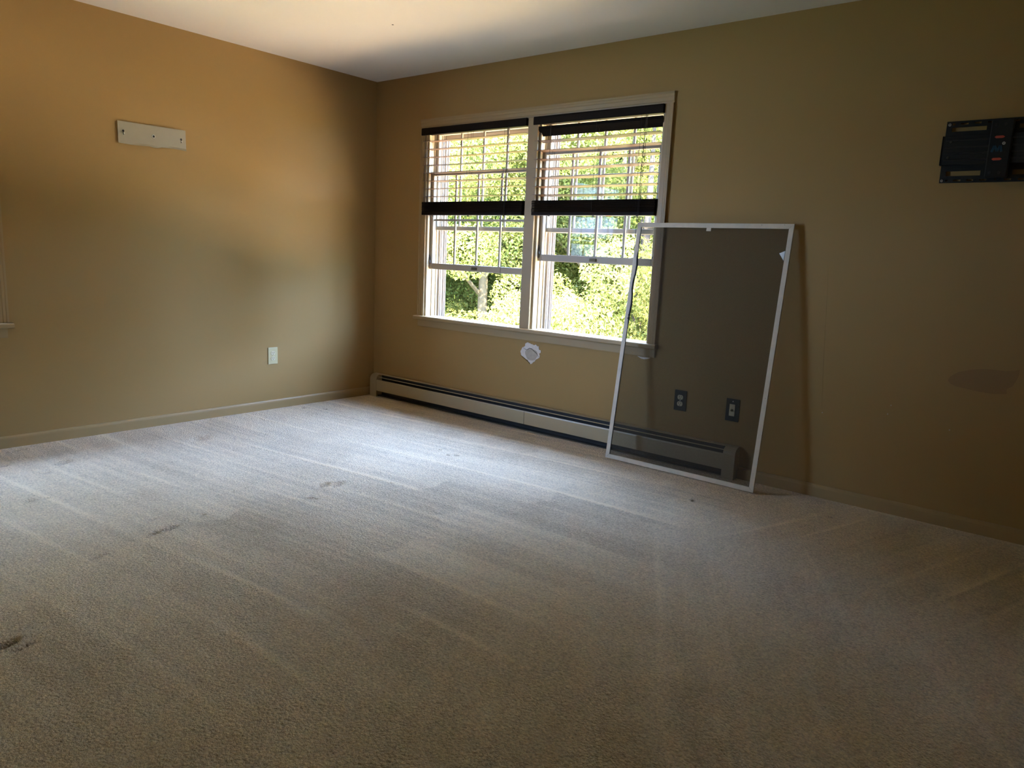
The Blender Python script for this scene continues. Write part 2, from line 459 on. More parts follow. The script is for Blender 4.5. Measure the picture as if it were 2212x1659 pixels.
def carpet():
    nx, ny = 860, 760
    xs = np.linspace(0.0, RX, nx); ys = np.linspace(FY, 0.0, ny)
    X, Y = np.meshgrid(xs, ys)
    # vacuum strokes: rows of brushed pile running along x on the left, slanting on the right
    def strokes(U, V, width, length, seed):
        r = np.random.default_rng(seed)
        V = V + 0.035 * np.sin(U * 1.7 + 0.8) + 0.03 * vnoise(U, V, 1.2, 2.0, seed + 50)
        row = np.floor(V / width).astype(int) % 97
        fv = V / width - np.floor(V / width)
        off = r.random(97)[row]; wl = (length * (0.7 + 0.8 * r.random(97)))[row]
        fu = U / wl + off * 3 + 0.10 * np.abs(fv - 0.5)
        seg = np.floor(fu).astype(int) % 61
        tone = r.random((97, 61))[row, seg] - 0.5
        fade = 0.5 + vnoise(U, V, 1.1, 1.5, seed + 7)
        ridge = np.exp(-((fv - 0.06) / 0.07) ** 2) * np.clip(0.35 + 1.6 * vnoise(U, V, 2.3, 5, seed + 3), 0, 1)
        fine = vnoise(U, V, 1.3, 42, seed + 9)
        return tone * 0.75 * np.clip(fade * 1.4, 0, 1) + ridge * 0.9 + fine * 0.55, ridge
    A = math.radians(4)
    T1, R1 = strokes(X * math.cos(A) + Y * math.sin(A), -X * math.sin(A) + Y * math.cos(A), 0.235, 0.75, 1)
    A2 = math.radians(-58)
    T2, R2 = strokes(X * math.cos(A2) + Y * math.sin(A2), -X * math.sin(A2) + Y * math.cos(A2), 0.21, 0.6, 2)
    A3 = math.radians(70)
    T3, R3 = strokes(X * math.cos(A3) + Y * math.sin(A3), -X * math.sin(A3) + Y * math.cos(A3), 0.16, 0.8, 3)
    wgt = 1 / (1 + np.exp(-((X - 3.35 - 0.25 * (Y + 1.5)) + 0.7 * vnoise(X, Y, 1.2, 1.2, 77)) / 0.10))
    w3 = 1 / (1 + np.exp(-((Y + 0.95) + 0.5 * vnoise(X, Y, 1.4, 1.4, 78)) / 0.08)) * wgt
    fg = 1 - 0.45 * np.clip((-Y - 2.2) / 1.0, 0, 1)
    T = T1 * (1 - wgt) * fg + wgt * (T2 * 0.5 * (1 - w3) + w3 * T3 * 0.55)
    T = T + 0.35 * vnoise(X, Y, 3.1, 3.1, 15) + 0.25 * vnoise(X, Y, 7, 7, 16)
    RG = R1 * (1 - wgt) * fg + wgt * 0.6 * R2
    Z = 0.0022 * RG + 0.0012 * T
    Z += 0.0016 * vnoise(X, Y, 38, 38, 4) + 0.0022 * vnoise(X, Y, 14, 14, 5)
    D = np.zeros_like(Z)
    for (dx, dy, a, b, dep, st) in DENTS:
        a *= 1.15; b *= 1.05; dep *= 1.3; U = X - dx + 0.25 * (Y - dy); V = Y - dy
        r2 = (U / a) ** 2 + (V / b) ** 2
        r2 = r2 * (1 + 0.9 * vnoise(X, Y, 60, 60, 9))
        k = np.exp(-np.clip(r2, 0, 30) ** 1.5)
        Z -= dep * k; D = np.maximum(D, st * np.clip(k * 1.3 - 0.25, 0, 1))
        Z += 0.2 * dep * np.exp(-(r2 - 2.2) ** 2)
    edge = np.minimum.reduce([X, RX - X, Y - FY, -Y])
    Z = Z * np.clip(edge / 0.05, 0, 1) - 0.004
    co = np.stack([X, Y, Z], -1).reshape(-1, 3)
    idx = np.arange(nx * ny).reshape(ny, nx)
    f = np.stack([idx[:-1, :-1], idx[:-1, 1:], idx[1:, 1:], idx[1:, :-1]], -1).reshape(-1, 4)
    me = bpy.data.meshes.new('floor')
    me.vertices.add(len(co)); me.vertices.foreach_set('co', co.ravel())
    me.loops.add(len(f) * 4); me.loops.foreach_set('vertex_index', f.ravel().astype(np.int32))
    me.polygons.add(len(f))
    me.polygons.foreach_set('loop_start', np.arange(0, len(f) * 4, 4, dtype=np.int32))
    me.polygons.foreach_set('use_smooth', np.ones(len(f), dtype=bool))
    me.update(calc_edges=True)
    at = me.attributes.new('dent', 'FLOAT', 'POINT')
    at.data.foreach_set('value', D.ravel().astype(np.float32))
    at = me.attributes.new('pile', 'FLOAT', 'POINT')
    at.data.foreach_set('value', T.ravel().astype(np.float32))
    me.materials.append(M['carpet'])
    o = bpy.data.objects.new('floor', me); C.objects.link(o)
    ORG[o] = Vector((0, 0, 0))
    return tag(o, 'pale beige cut pile carpet with vacuum tracks and furniture dents', 'floor', kind='structure')


floor = carpet()
BB = [(0, -0.03), (-0.012, -0.03), (-0.012, 0.046), (-0.0105, 0.054), (-0.006, 0.061), (0, 0.063)]
bb = obj('baseboard_back', B().prism(BB, 3.135, RX), M['trim'], origin=(3.135, 0, 0)); bb['kind'] = 'structure'
bb['label'] = 'low tan baseboard right of the heater'; bb['category'] = 'baseboard'
bb = obj('baseboard_left', B(leftmap).prism(BB, 0.0, -FY), M['trim'], origin=(0, 0, 0)); bb['kind'] = 'structure'
bb['label'] = 'low tan baseboard under the bracket plate wall'; bb['category'] = 'baseboard'

# ---------------------------------------------------------------- wall damage (parts of the window wall)
def blob(pts, x0=0, z0=0, y0=0.0, y1=-0.002, hole=None):
    b = B(); b.prism([(x0 + p[0], z0 + p[1]) for p in pts], y0, y1, 'y'); return b


hp = [(1.596, .598), (1.612, .594), (1.63, .590), (1.652, .583), (1.664, .590), (1.678, .580), (1.688, .582), (1.690, .562), (1.705, .556),
      (1.708, .540), (1.695, .533), (1.700, .512), (1.690, .500), (1.676, .492), (1.660, .474), (1.642, .461), (1.628, .452), (1.620, .462),
      (1.603, .476), (1.585, .482), (1.560, .496), (1.541, .506), (1.534, .524), (1.541, .541), (1.552, .560), (1.566, .566), (1.572, .585)]
hc = Vector((1.617, 0.525))
ragged = []
for i, p in enumerate(hp):
    q_ = hp[(i + 1) % len(hp)]
    ragged.append(p)
    ragged.append(((p[0] + q_[0]) / 2 + random.uniform(-.004, .004), (p[1] + q_[1]) / 2 + random.uniform(-.004, .004)))
pa = obj('plaster_patch', blob(ragged, y1=-0.0025), M['plaster'], wall_back, label='ragged pale spot of bare plaster below the window')
inner = [(hc.x + 0.012 + 0.050 * math.cos(a) * (1 + .12 * math.sin(3 * a)), hc.y - 0.008 + 0.043 * math.sin(a) * (1 + .1 * math.cos(2 * a))) for a in [i * math.pi / 12 for i in range(24)]]
obj('filler_smear', blob(inner, y0=-0.0024, y1=-0.0045), M['plaster2'], pa)
crk = [(1.560, -.0052, .556), (1.590, -.0052, .545), (1.600, -.0052, .551), (1.612, -.0052, .560), (1.632, -.0052, .558), (1.655, -.0052, .543), (1.680, -.0052, .528), (1.692, -.0052, .508)]
obj('paper_tear', B().tube(crk, [.0006, .0012, .0014, .0016, .0018, .0018, .0014, .0006], 5), M['slot'], pa)
crk = [(1.536, -.003, .503), (1.560, -.003, .490), (1.590, -.003, .474), (1.606, -.003, .466), (1.620, -.003, .452)]
obj('paper_tear', B().tube(crk, [.0006, .0012, .0016, .002, .001], 5), M['slot'], pa)
obj('plaster_chip', blob([(2.44, .607), (2.475, .604), (2.53, .606), (2.515, .598), (2.49, .592), (2.468, .594)]), M['plaster'], wall_back, label='small white chip just under the window apron')
st = [(4.084, .692), (4.09, .71), (4.12, .735), (4.165, .752), (4.21, .762), (4.25, .765), (4.30, .764), (4.335, .770), (4.352, .778),
      (4.352, .75), (4.345, .725), (4.335, .70), (4.315, .685), (4.318, .662), (4.27, .655), (4.22, .656), (4.17, .662), (4.12, .668), (4.095, .677)]
obj('paint_patch', blob(st, y1=-0.0012), M['wall_patch'], wall_back, label='darker brown unpainted patch shaped like a fish')
obj('wall_seam', B().tube([(3.487, .0004, 1.20), (3.497, .0004, 1.10), (3.515, .0004, .8), (3.539, .0004, .46)], .0012, 6), M['wall'], wall_back)
for p in [(3.545, .445), (3.85, .49), (3.86, .535), (4.12, .46)]:
    obj('nail_hole', B().cyl((p[0], -.0012, p[1]), (p[0], .0005, p[1]), .003, n=8), M['plaster2'], wall_back)
obj('ceiling_nick', B().cyl((1.22, -.92, H - .001), (1.22, -.92, H + .001), .006, n=7), M['slot'], ce)


# ---------------------------------------------------------------- windows
def casing_prof(w_):   # colonial casing: thicker outer edge, small steps (offset across, proud)
    return [(0, 0), (0, -.018), (w_ * .16, -.018), (w_ * .22, -.0155), (w_ * .42, -.0155), (w_ * .48, -.0135), (w_ * .8, -.0125), (w_ * .88, -.010), (w_, -.009), (w_, 0)]


def sash_unit(win, mp, u0, u1, d0, d1, z0, z1, stile, top, bot, glassd, cols=4, rows=2, extras=True):
    e = empty('sash', mp((u0 + u1) / 2, (d0 + d1) / 2, z0)); e.parent = win; e.location = ORG[e] - ORG[win]
    bv = .003
    obj('sash_stile', B(mp).box(u0, u0 + stile, d0, d1, z0, z1, bv), M['sash'], e)
    obj('sash_stile', B(mp).box(u1 - stile, u1, d0, d1, z0, z1, bv), M['sash'], e)
    obj('top_rail', B(mp).box(u0 + stile, u1 - stile, d0, d1, z1 - top, z1, bv), M['sash'], e)
    obj('bottom_rail', B(mp).box(u0 + stile, u1 - stile, d0, d1, z0, z0 + bot, bv), M['sash'], e)
    gu0, gu1, gz0, gz1 = u0 + stile, u1 - stile, z0 + bot, z1 - top
    mw = .0075
    dm = (d0 + d1) / 2
    for c in range(1, cols):
        u = gu0 + (gu1 - gu0) * c / cols
        obj('muntin', B(mp).box(u - mw, u + mw, dm - .007, dm + .007, gz0, gz1, .002), M['sash'], e)
    for r in range(1, rows):
        z = gz0 + (gz1 - gz0) * r / rows
        obj('muntin', B(mp).box(gu0, gu1, dm - .006, dm + .006, z - mw, z + mw, .002), M['sash'], e)
    for c in range(cols):
        for r in range(rows):
            a = gu0 + (gu1 - gu0) * c / cols; b = gu0 + (gu1 - gu0) * (c + 1) / cols
            za = gz0 + (gz1 - gz0) * r / rows; zb = gz0 + (gz1 - gz0) * (r + 1) / rows
            bm = bmesh.new()
            bm.faces.new([bm.verts.new(mp(*p)) for p in ((a, dm, za), (b, dm, za), (b, dm, zb), (a, dm, zb))])
            obj('glass_pane', bm, M['glass'], e)
    return e


def window(name, mp, units, cu0, cu1, cz0, cz1, label, lower):
    """units: list of (u0,u1) openings; cu0..cu1 casing outer; lower: bottom z of each lower sash"""
    win = empty(name, mp((cu0 + cu1) / 2, 0, cz0), label, 'window', kind='structure')
    a0, a1 = units[0][0], units[-1][1]
    top = 2.06
    obj('casing', B(mp).prism([(cu0 + p[0], p[1]) for p in casing_prof(a0 - cu0)], .69, top, 'z'), M['casing'], win)
    obj('casing', B(mp).prism([(cu1 - p[0], p[1]) for p in casing_prof(cu1 - a1)], .69, top, 'z'), M['casing'], win)
    obj('head_casing', B(mp).prism([(p[1], cz1 - p[0]) for p in casing_prof(cz1 - top)], cu0, cu1), M['casing'], win)
    obj('stool', B(mp).prism([(-.045, .668), (-.045, .684), (-.041, .690), (.115, .690), (.115, .665), (-.041, .665)], cu0 - .015, cu1 + .015), M['casing'], win)
    obj('apron', B(mp).prism([(0, .61), (-.012, .61), (-.014, .616), (-.0155, .655), (-.018, .665), (0, .665)], cu0 + .01, cu1 - .0), M['casing'], win)
    # exterior sloping sill
    obj('sill', B(mp).prism([(.115, .64), (.115, .682), (.30, .655), (.30, .61)], a0 - .03, a1 + .03), M['storm'], win)
    if len(units) > 1:
        for (p, q_) in zip(units[:-1], units[1:]):
            obj('mullion_casing', B(mp).box(p[1] + .001, q_[0] - .001, -.018, .004, .69, top, .002), M['casing'], win)
            obj('mullion', B(mp).box(p[1] + .0015, q_[0] - .0015, .004, WT, .68, top), M['reveal'], win)
    for k, (u0, u1) in enumerate(units):
        # jamb, stops and tracks, both sides; head
        for sg, u in ((1, u0), (-1, u1)):
            def bx(a, b, d0, d1, mat_, nm, z0=.69, z1=top, bev=0):
                lo, hi = sorted((u + sg * a, u + sg * b))
                return obj(nm, B(mp).box(lo, hi, d0, d1, z0, z1, bev), mat_, win)
            bx(-.001, .004, .0, .125, M['reveal'], 'jamb')
            bx(.004, .015, .004, .028, M['reveal'], 'stop', bev=.002)
            bx(.004, .012, .066, .074, M['reveal'], 'parting_bead')
            bx(.004, .012, .108, .120, M['reveal'], 'blind_stop')
            bx(-.001, .010, .125, .205, M['storm'], 'storm_track', .672)
            for kk, d in enumerate((.130, .146, .162, .178, .196)):
                bx(.010, .026 if kk != 2 else .020, d, d + .004, M['storm'], 'storm_fin', .672)
        obj('head_jamb', B(mp).box(u0, u1, 0, .125, top - .006, top + .001), M['reveal'], win)
        obj('storm_head', B(mp).box(u0, u1, .125, .205, top - .030, top + .001, .002), M['reveal'], win)
        s0, s1 = u0 + .006, u1 - .006
        z0 = lower[k]
        lo = sash_unit(win, mp, s0, s1, .034, .064, z0, z0 + .708, .034, .028, .045, .05)
        up = sash_unit(win, mp, s0, s1, .077, .106, 1.335, 2.054, .034, .035, .030, .09)
        cu_ = (s0 + s1) / 2
        obj('sash_lift', B(mp).box(cu_ - .026, cu_ + .026, .026, .034, z0 + .012, z0 + .032, .002).box(cu_ - .022, cu_ + .022, .018, .027, z0 + .012, z0 + .017, .001), M['brass'], lo, label='small brass sash lift')
        for sg, u in ((1, s0), (-1, s1)):
            a = u + sg * .010
            obj('sash_latch', B(mp).box(min(a, a + sg * .007), max(a, a + sg * .007), .024, .034, z0 + .062, z0 + .090, .003)
                .cyl((a + sg * .004, .029, z0 + .065), (a + sg * .014, .022, z0 + .047), .005, .0035, 8)
                .cyl((a + sg * .004, .029, z0 + .088), (a + sg * .001, .026, z0 + .106), .0035, .002, 8), M['black'], lo, label='black plastic sash latch')
        # storm window frame outside with a half screen height bar
        obj('storm_rail', B(mp).box(u0 + .01, u1 - .01, .166, .176, 1.335, 1.362, .002), M['storm'], win)
        obj('storm_rail', B(mp).box(u0 + .01, u1 - .01, .166, .176, 2.00, 2.035, .002), M['storm'], win)
        obj('storm_rail', B(mp).box(u0 + .01, u1 - .01, .150, .160, .672, .684, .002), M['storm'], win)
        obj('storm_stile', B(mp).box(u0 + .010, u0 + .030, .166, .176, 1.36, 2.01, .002), M['storm'], win)
        obj('storm_stile', B(mp).box(u1 - .030, u1 - .010, .166, .176, 1.36, 2.01, .002), M['storm'], win)
    return win


win1 = window('window_1', ident, [(.575, 1.522), (1.605, 2.505)], .515, 2.560, .61, 2.122,
              'double window with two raised lower sashes in a beige casing', [1.045, 1.145])
win2 = window('window_2', leftmap, [(2.62, 3.80)], 2.56, 3.86, .61, 2.122,
              'window at the far left edge, only its beige casing and sill end in view', [.70])


# ---------------------------------------------------------------- venetian blinds
def blind(u0, u1, label, slat_z, tilt, closed, cordx, wand):
    e = empty('venetian_blind', ((u0 + u1) / 2, .0, 1.43), label, 'window blind', 'dark wooden blinds pulled half up in the double window')
    D0, D1 = -.020, .030
    dm = (D0 + D1) / 2
    obj('headrail', B().box(u0 + .006, u1 - .006, -.004, .030, 2.012, 2.056, .002), M['blind'], e)
    obj('valance', B().prism([(-.024, 2.008), (-.026, 2.012), (-.026, 2.050), (-.022, 2.058), (-.014, 2.058), (-.014, 2.008)], u0 - .012, u1 + .012)
        .box(u0 - .012, u0 - .006, -.014, .0, 2.010, 2.056).box(u1 + .006, u1 + .012, -.014, .0, 2.010, 2.056), M['blind'], e)

    def slat(z, tl, name='slat', w=.050, jit=0.0, sag=0.0, mt='slat', dx=0.0, tk=1.0):
        b = B(); n = 6; hs = []
        c, s_ = math.cos(tl), math.sin(tl)
        for i in range(n + 1):
            u = u0 + dx + (u1 - u0) * i / n
            zz = z - sag * math.sin(math.pi * i / n) + jit * (i / n)
            ring = []
            for (dd, hh) in ((-w / 2, -.0004), (-w / 2 + .002, .0014), (0, .0024), (w / 2 - .002, .0014), (w / 2, -.0004), (w / 2 - .002, -.0014), (0, -.0006), (-w / 2 + .002, -.0014)):
                ring.append(b.bm.verts.new((u, dm + dd * c - hh * s_, zz + dd * s_ + hh * c * tk)))
            hs.append(ring)
        for i in range(n):
            for k in range(8):
                b.bm.faces.new((hs[i][k], hs[i][(k + 1) % 8], hs[i + 1][(k + 1) % 8], hs[i + 1][k]))
        b.bm.faces.new(hs[0][::-1]); b.bm.faces.new(hs[-1])
        return obj(name, b, M[mt], e)
    for i, z in enumerate(slat_z):
        slat(z, tilt + random.uniform(-.02, .02), jit=random.uniform(-.003, .003), sag=.002)
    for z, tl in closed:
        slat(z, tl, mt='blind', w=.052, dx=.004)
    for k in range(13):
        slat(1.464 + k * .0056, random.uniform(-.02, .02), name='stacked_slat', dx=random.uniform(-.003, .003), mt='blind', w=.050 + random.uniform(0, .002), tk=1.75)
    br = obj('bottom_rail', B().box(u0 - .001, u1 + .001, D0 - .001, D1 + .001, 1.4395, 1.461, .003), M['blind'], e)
    obj('underside_light_sheet', B().box(u0 + .002, u1 - .002, D0 + .002, D1 - .002, 1.4382, 1.4398), M['rail'], br, label='bottom rail underside with reflected light painted in as a paler tone')  # thin sheet whose paler tone is painted reflected light
    wdt = u1 - u0
    for f in cordx:
        u = u0 + wdt * f
        obj('cord_button', B().cyl((u, dm, 1.4395), (u, dm, 1.434), .009, .007, 10).tube([(u, dm, 1.434), (u + .006, dm - .004, 1.428), (u + .016, dm - .006, 1.4285), (u + .02, dm - .002, 1.433)], .0016, 5), M['black'], br)
        for d in (D0 - .0015, D1 + .0015):
            obj('ladder_cord', B().tube([(u, d, 1.46), (u, d, 1.7), (u, d, 2.012)], .0010, 5), M['cord'], e)
        obj('lift_cord', B().tube([(u + .006, dm, 1.44), (u + .006, dm, 2.012)], .0009, 5), M['cord'], e)
    ul = u0 + wdt * .60
    lb = obj('warning_label', B().box(ul, ul + .13, dm - .013, dm + .013, 1.4372, 1.4384), M['label'], br, label='white sticker under the bottom rail')
    # pull cords hanging in front at the right
    uc = u0 + wdt * wand
    for k, (dx, zb) in enumerate(((0, 1.02), (.008, 1.10))):
        obj('pull_cord', B().tube([(uc + dx, -.030, 2.01), (uc + dx * 1.5 - .004, -.031, 1.8), (uc + dx - .010, -.032, 1.55), (uc + dx - .014, -.033, 1.30), (uc - .017 + dx, -.033, zb)], .0013 if k else .0018, 5), M['cord'], e)
    obj('cord_tassel', B().cyl((uc - .017, -.033, 1.02), (uc - .017, -.033, .985), .002, .005, 8), M['black'], e)
    return e, lb


zl = [1.955 - i * .0545 for i in range(8)]
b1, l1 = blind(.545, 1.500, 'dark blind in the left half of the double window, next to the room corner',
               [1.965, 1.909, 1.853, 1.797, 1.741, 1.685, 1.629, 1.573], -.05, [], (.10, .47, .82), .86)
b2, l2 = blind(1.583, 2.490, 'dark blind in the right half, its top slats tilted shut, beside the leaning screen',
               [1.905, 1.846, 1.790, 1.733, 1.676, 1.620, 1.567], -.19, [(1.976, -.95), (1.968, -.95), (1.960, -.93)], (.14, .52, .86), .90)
obj('sticker_print', B().box(2.128 + .022, 2.128 + .060, .005 - .012, .005 + .012, 1.4366, 1.4373), M['orange'], b2.children[0] if False else b2, label='orange print on the white sticker')
# a wand on the left blind
obj('tilt_wand', B().tube([(.575, -.026, 2.01), (.577, -.028, 1.75), (.577, -.028, 1.47)], .0016, 6), M['cord'], b1)


# ---------------------------------------------------------------- baseboard heater
he = empty('baseboard_heater', (1.58, -.03, 0), 'long almond hydronic baseboard heater running under the double window', 'heater')
HX0, HX1 = .035, 3.132
CAPL, CAPR = .112, 3.062
TOP = .178
prof = [(0, -.01), (-.066, -.01), (-.066, .138), (-.062, .153), (-.053, .166), (-.038, .175), (-.018, .178), (0, .178)]
obj('end_cap', B().prism(prof, HX0, CAPL), M['heater'], he)
obj('end_cap', B().prism(prof, CAPR, HX1), M['heater'], he)
obj('back_panel', B().box(CAPL, CAPR, -.006, -.001, 0, .176), M['heater_in'], he)
SEAM = 1.640
for a, b in ((CAPL, SEAM - .0012), (SEAM + .0012, CAPR)):
    obj('top_cover', B().prism([(0, .174), (0, .178), (-.018, .178), (-.032, .1755), (-.031, .173), (-.018, .1745)], a, b), M['heater'], he)
    obj('front_cover', B().prism([(-.064, .046), (-.064, .128), (-.0615, .136), (-.058, .1365), (-.0575, .1345), (-.0605, .127), (-.0605, .049), (-.052, .047), (-.052, .044)], a, b), M['heater'], he)
    obj('damper_blade', B().prism([(-.0505, .154), (-.047, .158), (-.0455, .157), (-.049, .153)], a, b), M['heater'], he)
obj('seam_clip', B().prism([(-.065, .042), (-.065, .132), (-.063, .132), (-.063, .042)], SEAM - .001, SEAM + .001), M['heater_in'], he)
obj('heating_pipe', B().cyl((CAPL, -.032, .085), (CAPR, -.032, .085), .011, n=10), M['brass'], he)
fb = B()
for i in range(240):
    x = CAPL + .02 + i * .01215
    fb.box(x, x + .0008, -.054, -.010, .058, .118)
fo = obj('fin', fb, M['fin'], he); fo['kind'] = 'stuff'
obj('floor_lip', B().prism([(-.004, .0), (-.050, .004), (-.050, .008), (-.004, .006)], CAPL, CAPR), M['fin'], he)
for x in (.6, 1.1, 1.75, 2.2, 2.7):
    obj('bracket', B().box(x, x + .012, -.058, -.056, .05, .13), M['heater_in'], he)

# ---------------------------------------------------------------- leaning window screen
W0, W1, SH = 2.400, 3.312, 1.405
yb, yt = -.222, -.034
Lh = math.hypot(yt - yb, 1.388)
def scr(u, d, v):   # u along x, v up the tilted panel, d out of its plane (towards the room is negative)
    t = math.atan2(yt - yb, 1.388)
    return (u, yb + v * math.sin(t) + d * math.cos(t), .004 + v * math.cos(t) - d * math.sin(t))


ws = empty('window_screen', ((W0 + W1) / 2, yb, 0), 'tall white framed insect screen leaning against the wall beside the window', 'window screen')
fw = .026
def bar(pts, nm='frame_bar'):
    b = B(scr)
    # mitred bar: polygon in (u,v), extruded over depth
    A = [b.bm.verts.new(scr(p[0], -.005, p[1])) for p in pts]; Z_ = [b.bm.verts.new(scr(p[0], .005, p[1])) for p in pts]
    b.bm.faces.new(A); b.bm.faces.new(Z_[::-1])
    for i in range(4): b.bm.faces.new((A[i], Z_[i], Z_[(i + 1) % 4], A[(i + 1) % 4]))
    bmesh.ops.recalc_face_normals(b.bm, faces=b.bm.faces)
    bmesh.ops.bevel(b.bm, geom=list(b.bm.edges), offset=.0012, segments=1, affect='EDGES')
    return obj(nm, b, M['frame'], ws)
bar([(W0, 0), (W1, 0), (W1 - fw, fw), (W0 + fw, fw)])
bar([(W0, SH), (W1, SH), (W1 - fw, SH - fw), (W0 + fw, SH - fw)])
bar([(W0, 0), (W0 + fw, fw), (W0 + fw, SH - fw), (W0, SH)])
bar([(W1, 0), (W1 - fw, fw), (W1 - fw, SH - fw), (W1, SH)])
# mesh, slack and torn loose along the upper left edge
bm = bmesh.new(); nu, nv = 14, 28; G = {}
for i in range(nu + 1):
    for j in range(nv + 1):
        u = W0 + fw * .7 + (W1 - W0 - fw * 1.4) * i / nu
        v = fw * .7 + (SH - fw * 1.4) * j / nv
        fr = j / nv
        if i == 0 and .55 < fr < .93: u += .020 * math.sin((fr - .55) / .38 * math.pi)
        G[i, j] = bm.verts.new(scr(u, .001 + .004 * math.sin(i * .9) * math.sin(j * .35), v))
for i in range(nu):
    for j in range(nv): bm.faces.new((G[i, j], G[i + 1, j], G[i + 1, j + 1], G[i, j + 1]))
obj('insect_mesh', bm, M['mesh'], ws, smooth=True)
sp = [(W0 + fw + .001 + (.006 if .6 < t < .9 else 0) * math.sin(t * 40), -.0035, fw + t * (SH - 2 * fw)) for t in [i / 30 for i in range(31)]]
obj('spline', B(scr).tube(sp, [.0018 + (.0035 if .57 < i / 30 < .90 else 0) for i in range(31)], 5), M['spline'], ws)
obj('spline', B(scr).tube([(W0 + fw + .001, -.0035, .87), (W0 + fw - .004, -.006, .862), (W0 + fw + .006, -.008, .85), (W0 + fw - .006, -.008, .842), (W0 + fw + .004, -.007, .833), (W0 + fw + .003, -.004, .82)], .0022, 5), M['spline'], ws)
obj('torn_edge', B(scr).tube([(W0 + fw + .0, -.004, 1.235), (W0 + fw + .010, -.010, 1.265), (W0 + fw + .022, -.014, 1.29)], [.003, .002, .0008], 5), M['frame'], ws)
obj('pull_tab', B(scr).box(2.835, 2.862, -.006, -.003, SH - fw - .018, SH - fw + .002, .001), M['frame'], ws, label='small clear pull tab on the top bar')
bm = bmesh.new()
tp = [(W1 - fw, 1.265), (W1 - fw - .001, 1.215), (W1 - fw - .028, 1.252)]
A = [bm.verts.new(scr(p[0], -.004, p[1])) for p in tp]; Z_ = [bm.verts.new(scr(p[0] - .001, -.007, p[1])) for p in tp]
bm.faces.new(A); bm.faces.new(Z_[::-1])
for i in range(3): bm.faces.new((A[i], Z_[i], Z_[(i + 1) % 3], A[(i + 1) % 3]))
obj('pull_tab', bm, M['label'], ws, label='white triangular pull tab on the right bar')
for (u, v) in ((W1 - .012, .50), (W1 - .05, SH - .006), (W1 - .17, SH - .008)):
    obj('pin_hole', B(scr).cyl((u, -.0056, v), (u, -.004, v), .0016, n=8), M['slot'], ws)


# ---------------------------------------------------------------- electrical
def duplex(mp, uc, zc, label, pm, rm, w_=.076, h_=.121):
    e = empty('outlet', mp(uc, 0, zc - h_ / 2), label, 'outlet')
    b = B(mp); b.box(uc - w_ / 2, uc + w_ / 2, -.006, 0, zc - h_ / 2, zc + h_ / 2, .0025, 2)
    obj('cover_plate', b, pm, e)
    for dz in (.0193, -.0193):
        pts = []
        for i in range(24):
            a = 2 * math.pi * i / 24
            pts.append((uc + max(-.0172, min(.0172, .0172 * 1.0 * math.cos(a) * 1.02)), zc + dz + max(-.0135, min(.0135, .0172 * math.sin(a)))))
        r = obj('receptacle', B(mp).prism(pts, -.005, -.0085, 'y'), rm, e)
        obj('slot', B(mp).box(uc - .0078, uc - .0050, -.0089, -.008, zc + dz - .0015, zc + dz + .0085), M['slot'], r)
        obj('slot', B(mp).box(uc + .0050, uc + .0074, -.0089, -.008, zc + dz - .0005, zc + dz + .0080), M['slot'], r)
        obj('ground_hole', B(mp).cyl((uc, -.0089, zc + dz - .0075), (uc, -.008, zc + dz - .0075), .0026, n=8), M['slot'], r)
    obj('screw', B(mp).cyl((uc, -.0078, zc), (uc, -.005, zc), .0032, n=10), pm if pm is M['cream'] else M['screw'], e)
    return e


duplex(leftmap, .938, .385, 'cream duplex outlet low on the wall below the bracket plate', M['cream'], M['cream2'])
duplex(ident, 2.748, .381, 'dark blue duplex outlet seen through the leaning screen, above the heater', M['navy'], M['cream2'])
e = empty('coax_plate', (3.068, 0, .314), 'dark blue wall plate with white cable insert, behind the screen near its right bar', 'wall plate')
obj('cover_plate', B().box(3.029, 3.107, -.006, 0, .314, .440, .0025, 2), M['navy'], e)
ins = obj('cable_insert', B().box(3.0505, 3.084, -.009, -.004, .3435, .4105, .0015), M['cream2'], e, label='ivory rectangular insert')
obj('coax_connector', B().cyl((3.067, -.008, .377), (3.067, -.011, .377), .0075, n=6).cyl((3.067, -.011, .377), (3.067, -.020, .377), .0048, n=12), M['brass'], ins)
obj('screw', B().cyl((3.068, -.0078, .4265), (3.068, -.005, .4265), .003, n=10), M['screw'], e)
obj('screw', B().cyl((3.068, -.0078, .328), (3.068, -.005, .328), .003, n=10), M['mount'], e)

# ---------------------------------------------------------------- bare bracket plate on the left wall
bp_ = empty('wall_bracket', (0, -1.742, 1.72), 'flat bare metal bracket plate screwed high on the left wall', 'bracket')
b = B(leftmap)
n = 16
F0 = []
for i in range(n + 1):
    u = 1.539 + (.406) * i / n
    zt = 1.847 - .004 * i / n
    zb = 1.724 - .003 * i / n + (.004 * math.sin(i / n * 6.0)) + (-.006 if i in (7, 8) else 0)
    lip = -.012 - .006 * (0.5 + .5 * math.sin(i * .8))
    F0.append([b.bm.verts.new(leftmap(*p)) for p in ((u, -.010, zt), (u, -.012, zb + .012), (u, lip, zb), (u, lip + .003, zb - .0005), (u, -.009, zb + .010), (u, -.006, zt))])
for i in range(n):
    for k in range(6): b.bm.faces.new((F0[i][k], F0[i][(k + 1) % 6], F0[i + 1][(k + 1) % 6], F0[i + 1][k]))
b.bm.faces.new(F0[0][::-1]); b.bm.faces.new(F0[-1])
obj('plate', b, M['plate'], bp_)
obj('spacer', B(leftmap).box(1.60, 1.88, -.008, 0, 1.75, 1.82), M['mount'], bp_)
ce_ = obj('center_bolt', B(leftmap).cyl((1.740, -.010, 1.782), (1.740, -.016, 1.782), .0125, .0105, 20), M['screw'], bp_, label='silver bolt with a dark centre')
obj('bolt_socket', B(leftmap).cyl((1.740, -.0158, 1.782), (1.740, -.0166, 1.782), .0068, n=16), M['slot'], ce_)
